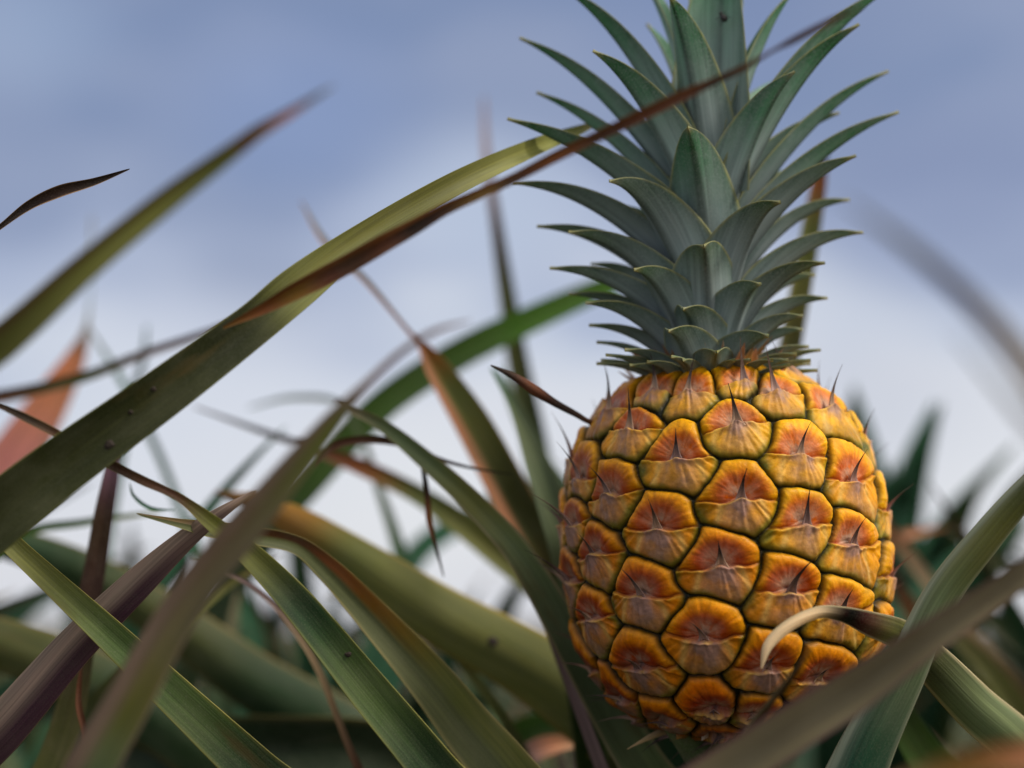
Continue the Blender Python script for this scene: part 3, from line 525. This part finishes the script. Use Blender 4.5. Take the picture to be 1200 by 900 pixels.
# spines on the eyes
def simple_ribbon(name, C, W, w, cols, parent, mat, origin=PB, label=None, **kw):
    d = ribbon_data(C-origin, W, w, cols, **kw); return link(name, grid_mesh(name, *([d[0], d[1], d[2], d[3], d[4]]), mat), parent, label)
rr = random.Random(11); cnt = 0
order = sorted(range(len(seeds)), key=lambda i: -math.cos(seeds[i, 0]))
for i in order[:100]:
    t, s = seeds[i, :2]; t = (t+math.pi) % (2*math.pi)-math.pi
    r0 = np.interp(s, sv, R); z0 = np.interp(s, sv, Z); a = np.interp(s, sv, nR); b = np.interp(s, sv, nZ)
    ti = int((t+math.pi)/(2*math.pi)*NT) % NT; si = int(s/STOT*(NS-1)); h = H[si, ti]
    h = max(h, 5.0); base = fruit_pt(np.array(r0+(h-1)*a), np.array(t), np.array(z0+(h-1)*b))
    nrmv = nrm(a*(math.sin(t)*EX-math.cos(t)*EY)+b*AX); mer = nrm(b*-1*(math.sin(t)*EX-math.cos(t)*EY)+a*AX); tan = nrm(math.cos(t)*EX+math.sin(t)*EY)
    ln = rr.uniform(30, 52)*(1.0 if s < s_mid+60 else .75)*K; lean = rr.uniform(-.3, .3)
    nn = 12; q = np.linspace(0, 1, nn)
    o_ = .48+.5*rr.random()+(.15 if abs(t) > 1 else 0)
    C = base+np.outer(q*ln*.85, mer)+np.outer((.15*q+o_*q**1.5)*ln, nrmv)+np.outer(lean*ln*q**2, tan)-nrmv*.0004-mer*ln*.12
    w = (12*(1-q)**2.4+3.6*(1-q)**.7)*K*rr.uniform(.8, 1.15)
    dark = lin((52, 38, 36)); pale = lin(rr.choice([(186, 150, 140), (150, 120, 116), (206, 168, 140)])); k = np.clip(q*2.2-.25, 0, 1)[:, None]
    tipc = lin(rr.choice([(46, 32, 30), (90, 62, 46), (60, 44, 40)]))
    simple_ribbon('eye_spine', C, np.repeat(tan[None], nn, 0), w, pale*(1-k)+tipc*k, pine, M_BRACT, fold=-.42, thick=.0007, M=7, foldpow=1.1)
# papery bracts round the collar
for k in range(64):
    t = k*2.39996+.3; q0 = rr.random(); s = 40+34*q0; r0 = np.interp(s, sv, R); z0 = np.interp(s, sv, Z)
    rad = math.sin(t)*EX-math.cos(t)*EY; tan = math.cos(t)*EX+math.sin(t)*EY; base = FC+K*(r0*rad+(z0-1)*AX)
    nn = 12; q = np.linspace(0, 1, nn); ln = rr.uniform(22, 40)*K; op = rr.uniform(.35, 1.2)
    C = base+np.outer(q*ln*.9, AX)+np.outer((op*q**1.6-.1)*ln, rad)+np.outer(rr.uniform(-.25, .25)*ln*q, tan)
    w = rr.uniform(8, 24)*K*(1-q**1.3)**.9
    c1 = lin(rr.choice([(220, 170, 60), (190, 140, 110), (200, 150, 50)])); c2 = lin(rr.choice([(196, 160, 140), (200, 130, 90), (160, 120, 90)])); kk = q[:, None]
    simple_ribbon('collar_bract', C, np.repeat(tan[None], nn, 0), w, c1*(1-kk)+c2*kk, pine, M_BRACT, fold=-.25, thick=.0006, M=9, edge=(220, 180, 130), wav=.08, seed=k)

# crown
cb = Q(832, 455, 0); crown_top = Q(836, 120, 0)
n = 30; q = np.linspace(0, 1, n); rad = np.interp(q, [0, .1, .5, 1], [60, 48, 26, 6])*K; C = cb+np.outer(q, crown_top-cb)
ang = np.linspace(0, 2*math.pi, 24, endpoint=False)
V = (C[:, None]+rad[:, None, None]*(np.cos(ang)[None, :, None]*np.array([1., 0, 0])+np.sin(ang)[None, :, None]*np.array([0, 1., 0]))).reshape(-1, 3)-PB
cc = np.repeat((lin((110, 122, 108))[None]*np.ones((n, 1))), 24, 0)
crown = link('crown', grid_mesh('crown', V, 24, n, cc, np.stack([np.tile(ang*.01, n), np.repeat(q*.1, 24)], -1), M_CROWN), pine)
crs = [0]
def crown_leaf(tx, ty, f, by, w, bx=None, f0=None, bend=.78, tipc=(178, 160, 84), dark=1., label=None, sag=0., up_=.5):
    crs[0] += 1; r = random.Random(300+crs[0])
    tip = Q(tx, ty, f); axx = 832+(440-by)*.01
    d = np.array([tx-axx, f], float); L = max(np.linalg.norm(d), 1); u = d/L
    off = np.interp(by, [100, 300, 440], [7, 20, 42]); bx = bx if bx is not None else axx+u[0]*off; f0 = f0 if f0 is not None else u[1]*off
    base = Q(bx, by, f0)
    if by > 330: by_ = min(by+(24 if by > 400 else 16), 472); base = Q(bx, by_, f0); bend = .92; up_ = .48; w *= 1.12
    cpx = bx+(tx-bx)*up_; cpy = by+(ty-by)*bend; cpf = f0+(f-f0)*up_
    ctl = Q(cpx, cpy, cpf)
    n = 26; t = np.linspace(0, 1, n)[:, None]
    C = (1-t)**2*base+2*t*(1-t)*ctl+t*t*tip; t = t[:, 0]
    Rv = nrm(np.array([u[0], -u[1], 0.])); Wd = nrm(np.cross(np.array([0, 0, 1.]), Rv))
    W = np.repeat(Wd[None], n, 0)+np.array([0, 0, 1])*r.uniform(-.18, .18)
    wid = w*1.28*K*np.minimum(1, .86+t*.7)*(1-t**1.3)**.93
    wid = np.maximum(wid, .0004)
    lo, mid, hi = lin((176, 188, 194))*r.uniform(.7, 1.1), lin((118, 138, 130))*r.uniform(.8, 1.12), lin((92, 124, 84))*r.uniform(.8, 1.15)
    if by < 330: mid, hi = lin((92, 146, 112))*r.uniform(.75, 1.15), lin((50, 124, 66))*r.uniform(.9, 1.2)
    c = np.array([np.array([np.interp(x, [0, .28, .62, .92, 1], [lo[j], lo[j]*.8+mid[j]*.2, mid[j], hi[j], hi[j]]) for j in range(3)]) for x in t])*dark
    k = np.clip((t-.90)/.08, 0, 1)[:, None]; c = c*(1-k)+lin(tipc)*k
    foldv = np.interp(t, [0, .3, 1], [.36, .46, .5])
    data = ribbon_data(C-PB, W, wid, c, fold=-foldv, thick=.0013, edge=(166, 160, 92), edgew=.045, keel=.55, rim=(58, 90, 64), foldpow=1.25, M=15, seed=crs[0], wav=.01)
    # fold direction: wings rise towards the axis side
    T = nrm(np.gradient(C, axis=0)); Nn = np.cross(T, nrm(W-(W*T).sum(1)[:, None]*T))
    if (Nn[3:12] @ Rv).mean() < 0: data = ribbon_data(C-PB, W, wid, c, fold=foldv, thick=-.0013, edge=(166, 160, 92), edgew=.045, keel=.55, rim=(58, 90, 64), foldpow=1.25, M=15, seed=crs[0], wav=.01)
    return link('crown_leaf', grid_mesh('crown_leaf', data[0], data[1], data[2], data[3], data[4], M_CROWN), crown, label)
CL = [ # tip x, tip y, nearness, base y, width
 # back and top
 (748, -30, -70, 210, 44), (804, -40, -90, 200, 44), (852, -90, -40, 230, 88), (874, -30, -90, 210, 44), (757, 30, -110, 220, 40),
 (660, -12, -30, 230, 58), (784, -4, 75, 215, 62), (930, -8, -20, 215, 46), (1046, -14, -20, 250, 60), (608, 46, -50, 270, 52), (1008, 30, 30, 270, 68),
 (628, 110, -60, 290, 46), (694, 61, 70, 270, 64), (1042, 85, -60, 290, 50), (594, 141, 30, 300, 54), (932, 85, 85, 285, 66), (1054, 133, -20, 310, 52),
 (806, 150, 120, 320, 78), (1004, 184, 50, 330, 56), (600, 216, 10, 335, 50), (996, 236, -70, 335, 44), (714, 214, 95, 350, 68), (915, 239, 95, 360, 68),
 (629, 267, -25, 358, 46), (666, 274, 45, 372, 50), (1012, 274, -5, 362, 46), (692, 311, -75, 380, 36), (644, 316, 15, 388, 42), (666, 346, -40, 398, 34),
 (825, 290, 118, 395, 74), (967, 310, 60, 390, 50), (956, 324, -60, 385, 38), (686, 357, 45, 410, 40), (743, 318, 95, 405, 60), (891, 335, 95, 405, 60), (970, 351, -10, 398, 36),
 (800, 364, 105, 418, 60), (690, 383, 5, 415, 32), (941, 372, 55, 415, 36), (699, 403, -5, 428,20), (783, 390, 112, 436, 58), (732, 412, 80, 438,28), (901, 396, 95, 430, 52), (941, 388, 0, 412, 32),
 (948, 408, 20, 430, 28), (840, 415, 116, 446, 50), (699, 428, 20, 440,18), (934, 417, 50, 438, 26), (758, 426, 92, 452, 26), (880, 424, 100, 450, 28), (800, 424, 112, 452, 24), (862, 424, 108, 452, 24), (924, 424, 70, 450, 26), (950, 424, 50, 452, 18), (962, 412, 10, 446, 20), (926, 430, 85, 452, 13), (704, 424, 5, 450, 22), (710, 418, 60, 444, 16), (786, 420, 118, 446, 20), (906, 424, 98, 446, 22), (738, 430, 80, 456, 26), (722, 420, 50, 450, 24), (958, 436, 30, 446, 20), (950, 428, -10, 440, 20)]
for row in CL: crown_leaf(*row)
for k in range(16):                              # leaves round the back, which the photo hides but another view shows
    q = k/16; a = math.radians(110+140*((k*.618) % 1)); by = 440-230*q; ln = 70+120*q
    crown_leaf(832+math.sin(a)*ln, by-30-110*q, math.cos(a)*ln, by, 34+24*q)
# stalk and its small bracts
b0 = FC-AX*(.208*.333)+np.array([.0, 0, .004]); b1 = np.array([.083, 0, .2]); n = 40; q = np.linspace(0, 1, n); C = np.outer(1-q, b0)+np.outer(q, b1)
V = (C[:, None]+.0125*(np.cos(ang)[None, :, None]*np.array([1., 0, 0])+np.sin(ang)[None, :, None]*np.array([0, 1., 0]))*(1+.12*np.sin(q*40))[:, None, None]).reshape(-1, 3)-PB
cc = np.repeat(np.array([lin((96, 110, 60))*(1-x)+lin((80, 96, 60))*x for x in q]), 24, 0)
link('stalk', grid_mesh('stalk', V, 24, n, cc, np.stack([np.tile(ang*.0125, n), np.repeat(q*.5, 24)], -1), M_LEAF), pine)
for (px, py, f, tx, ty, tf, w, c1, c2) in ((838, 850, 60, 822, 868, 95, 26, (170, 130, 110), (206, 180, 160)), (850, 880, 30, 815, 830, 70, 40, (90, 110, 60), (150, 140, 90)), (800, 850, 40, 735, 878, 70, 12, (130, 110, 80), (190, 160, 110)), (880, 900, 40, 940, 850, 60, 30, (150, 90, 80), (200, 110, 90)), (835, 905, 40, 775, 850, 60, 40, (60, 84, 50), (96, 110, 60)), (865, 895, 30, 905, 838, 50, 34, (100, 110, 80), (170, 150, 120))):
    a, b = Q(px, py, f), Q(tx, ty, tf); n = 14; q = np.linspace(0, 1, n); C = np.outer(1-q, a)+np.outer(q, b)+np.outer(np.sin(q*math.pi)*.004, [0, -1, .3])
    T = nrm(b-a); W = nrm(np.cross(T, FW)); k = q[:, None]
    simple_ribbon('stalk_bract', C, np.repeat(W[None], n, 0), w*K*(1-q**1.4)**.9, lin(c1)*(1-k)+lin(c2)*k, pine, M_BRACT, fold=-.2, thick=.0006, M=9, wav=.06)
# dried curl on the left shoulder
rows = [(716, 500, 10, 6, 'brown'), (690, 494, 24, 6, 'brown'), (676, 486, 30, 7, 'dkbrown'), (650, 472, 42, 9, 'dkbrown'), (625, 456, 52, 12, 'redbr'), (600, 440, 60, 8, 'dkbrown'), (575, 428, 66, 1.5, 'black')]
A = catmull([np.concatenate([Q(x, y, f), [w*K], TWO(c)]) for x, y, f, w, c in rows], 8); T = nrm(np.gradient(A[:, :3], axis=0))
simple_ribbon('dried_bract', A[:, :3], np.cross(T, FW), A[:, 3], np.clip(A[:, 4:7], 0, 1), pine, M_DRY, fold=-.3, thick=.0006, M=9, label='long dark withered bract pointing left from the shoulder')

# small beetle on the crown
bug = empty('beetle', Q(848, 21, 2), 'tiny dark beetle sitting on the tall rear leaf at the top of the crown', 'insect')
m, nt, N, L = newmat('beetle shell'); p = N.new('ShaderNodeBsdfPrincipled'); nn_ = noise(nt, None, 900)
L.new(mixc(nt, nn_, (.006, .006, .008), (.03, .022, .02)), p.inputs['Base Color']); p.inputs['Roughness'].default_value = .35; o = N.new('ShaderNodeOutputMaterial'); L.new(p.outputs[0], o.inputs[0]); M_BUG = m
def blob(name, c, r, parent):
    import bmesh
    b = bmesh.new(); bmesh.ops.create_uvsphere(b, u_segments=16, v_segments=10, radius=1)
    for v in b.verts: v.co = Vector((c[0]+v.co.x*r[0]*(1-.15*v.co.z), c[1]+v.co.y*r[1], c[2]+v.co.z*r[2]))
    me = bpy.data.meshes.new(name); b.to_mesh(me); b.free(); me.materials.append(M_BUG)
    for pl in me.polygons: pl.use_smooth = True
    return link(name, me, parent)
blob('body', (0, 0, 0), (.0014, .0009, .0018), bug); blob('head', (.0004, 0, .0021), (.0008, .0006, .0007), bug)
for sx in (-1, 1):
    for dz in (-.0009, 0, .0010):
        C = np.array([(0, 0, dz), (sx*.0015, -.0003, dz*1.2), (sx*.0026, .0006, dz*1.6)]); C = catmull(C, 4)
        d = ribbon_data(C, np.repeat([[0, 0, 1.]], len(C), 0), np.full(len(C), .0003), np.zeros((len(C), 3)), fold=0, thick=.0002, M=5)
        link('leg', grid_mesh('leg', *d, M_BUG), bug)
bug.rotation_euler = (0, math.radians(-40), 0)

# ------------------------------------------------------------------ sky and sun
w = bpy.data.worlds.new('World'); SC.world = w; w.use_nodes = True; nt = w.node_tree; N = nt.nodes; L = nt.links; N.clear()
SUN_EL, SUN_AZ = 46, 113           # azimuth clockwise from +Y (the view direction): front right, behind the camera
sky = N.new('ShaderNodeTexSky'); sky.sky_type = 'NISHITA'; sky.sun_disc = False; sky.sun_elevation = math.radians(SUN_EL); sky.sun_rotation = math.radians(SUN_AZ); sky.dust_density = 2
sk = scalevec(nt, sky.outputs[0], (.10,)*3)
tc = N.new('ShaderNodeTexCoord'); sp = N.new('ShaderNodeSeparateXYZ'); L.new(tc.outputs['Generated'], sp.inputs[0])
n1 = noise(nt, scalevec(nt, tc.outputs['Generated'], (1, 1, 2.2)), 5.5, 2, .5); n2 = noise(nt, scalevec(nt, tc.outputs['Generated'], (1, 1, 2.0)), 2.0, 2, .4)
a = N.new('ShaderNodeMath'); a.operation = 'MULTIPLY_ADD'; L.new(maprange(nt, n1, .2, .8, -1, 1), a.inputs[0]); a.inputs[1].default_value = .10; L.new(sp.outputs[2], a.inputs[2])
rp = N.new('ShaderNodeValToRGB'); L.new(a.outputs[0], rp.inputs[0])
els = [(-.02, (226, 228, 236)), (.09, (224, 227, 236)), (.15, (208, 215, 230)), (.21, (176, 187, 213)), (.28, (147, 160, 191)), (.36, (129, 146, 182)), (.62, (226, 226, 230)), (1., (255, 250, 240))]
rp.color_ramp.interpolation = 'EASE'
while len(rp.color_ramp.elements) < len(els): rp.color_ramp.elements.new(.5)
for el, (ps, cc_) in zip(rp.color_ramp.elements, els): el.position = max(ps, 0); el.color = (*lin(cc_), 1)
cl = rp.outputs[0]
def patch(cl, px, py, rad, colr, amt):                 # soft banks of cloud, each in its own direction of the sky
    d = nrm(P(px, py, 1)-CAM); dt = N.new('ShaderNodeVectorMath'); dt.operation = 'DISTANCE'; L.new(scalevec(nt, tc.outputs['Generated'], (1, 1, 1.5)), dt.inputs[0]); dt.inputs[1].default_value = (d[0], d[1], d[2]*1.5)
    mr = N.new('ShaderNodeMapRange'); mr.interpolation_type = 'SMOOTHERSTEP'; L.new(dt.outputs['Value'], mr.inputs[0])
    for i_, v_ in enumerate((0, rad, amt, 0)): mr.inputs[i_+1].default_value = v_
    return mixc(nt, mr.outputs[0], cl, tuple(lin(colr)))
cl = patch(cl, 560, 235, .10, (190, 202, 224), .85)
cl = patch(cl, 1120, 230, .14, (134, 147, 183), .75)
cl = patch(cl, 1190, 620, .16, (232, 234, 240), .8)
cl = patch(cl, 480, 600, .14, (234, 236, 241), .8)
cl = patch(cl, 800, 60, .10, (134, 150, 188), .5)
cl = patch(cl, 350, 130, .12, (126, 148, 194), .6)
cl = patch(cl, 20, 30, .09, (160, 178, 208), .6)
cl = patch(cl, 250, 470, .17, (222, 226, 237), .75)
cl = patch(cl, 930, 10, .12, (124, 140, 178), .5)
cl = patch(cl, 1010, 470, .10, (205, 209, 222), .6)
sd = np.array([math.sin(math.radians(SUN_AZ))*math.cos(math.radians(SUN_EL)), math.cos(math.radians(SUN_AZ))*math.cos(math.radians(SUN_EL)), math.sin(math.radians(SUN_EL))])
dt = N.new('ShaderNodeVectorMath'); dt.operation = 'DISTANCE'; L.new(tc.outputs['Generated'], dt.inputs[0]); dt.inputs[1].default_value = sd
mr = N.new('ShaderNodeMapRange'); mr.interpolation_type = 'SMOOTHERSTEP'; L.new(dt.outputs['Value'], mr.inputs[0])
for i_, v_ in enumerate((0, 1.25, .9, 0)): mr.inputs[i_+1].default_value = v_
cl = mixc(nt, mr.outputs[0], cl, (1.9, 1.75, 1.5))          # glow added round the unseen sun to brighten the front of the fruit
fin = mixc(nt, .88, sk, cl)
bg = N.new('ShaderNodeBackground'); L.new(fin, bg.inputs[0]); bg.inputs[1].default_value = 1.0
o = N.new('ShaderNodeOutputWorld'); L.new(bg.outputs[0], o.inputs[0])
ld = bpy.data.lights.new('sun', 'SUN'); ld.energy = 2.3; ld.angle = math.radians(10); ld.color = (1, .95, .86)
lo = bpy.data.objects.new('sun', ld); COL.objects.link(lo)
dv = Vector((math.sin(math.radians(SUN_AZ))*math.cos(math.radians(SUN_EL)), math.cos(math.radians(SUN_AZ))*math.cos(math.radians(SUN_EL)), math.sin(math.radians(SUN_EL))))
lo.rotation_euler = dv.to_track_quat('Z', 'Y').to_euler(); lo.location = (2, -3, 4)
SC.view_settings.view_transform = 'Standard'; SC.view_settings.look = 'None'; SC.view_settings.exposure = 0; SC.view_settings.gamma = 1
SC.render.engine = 'CYCLES'
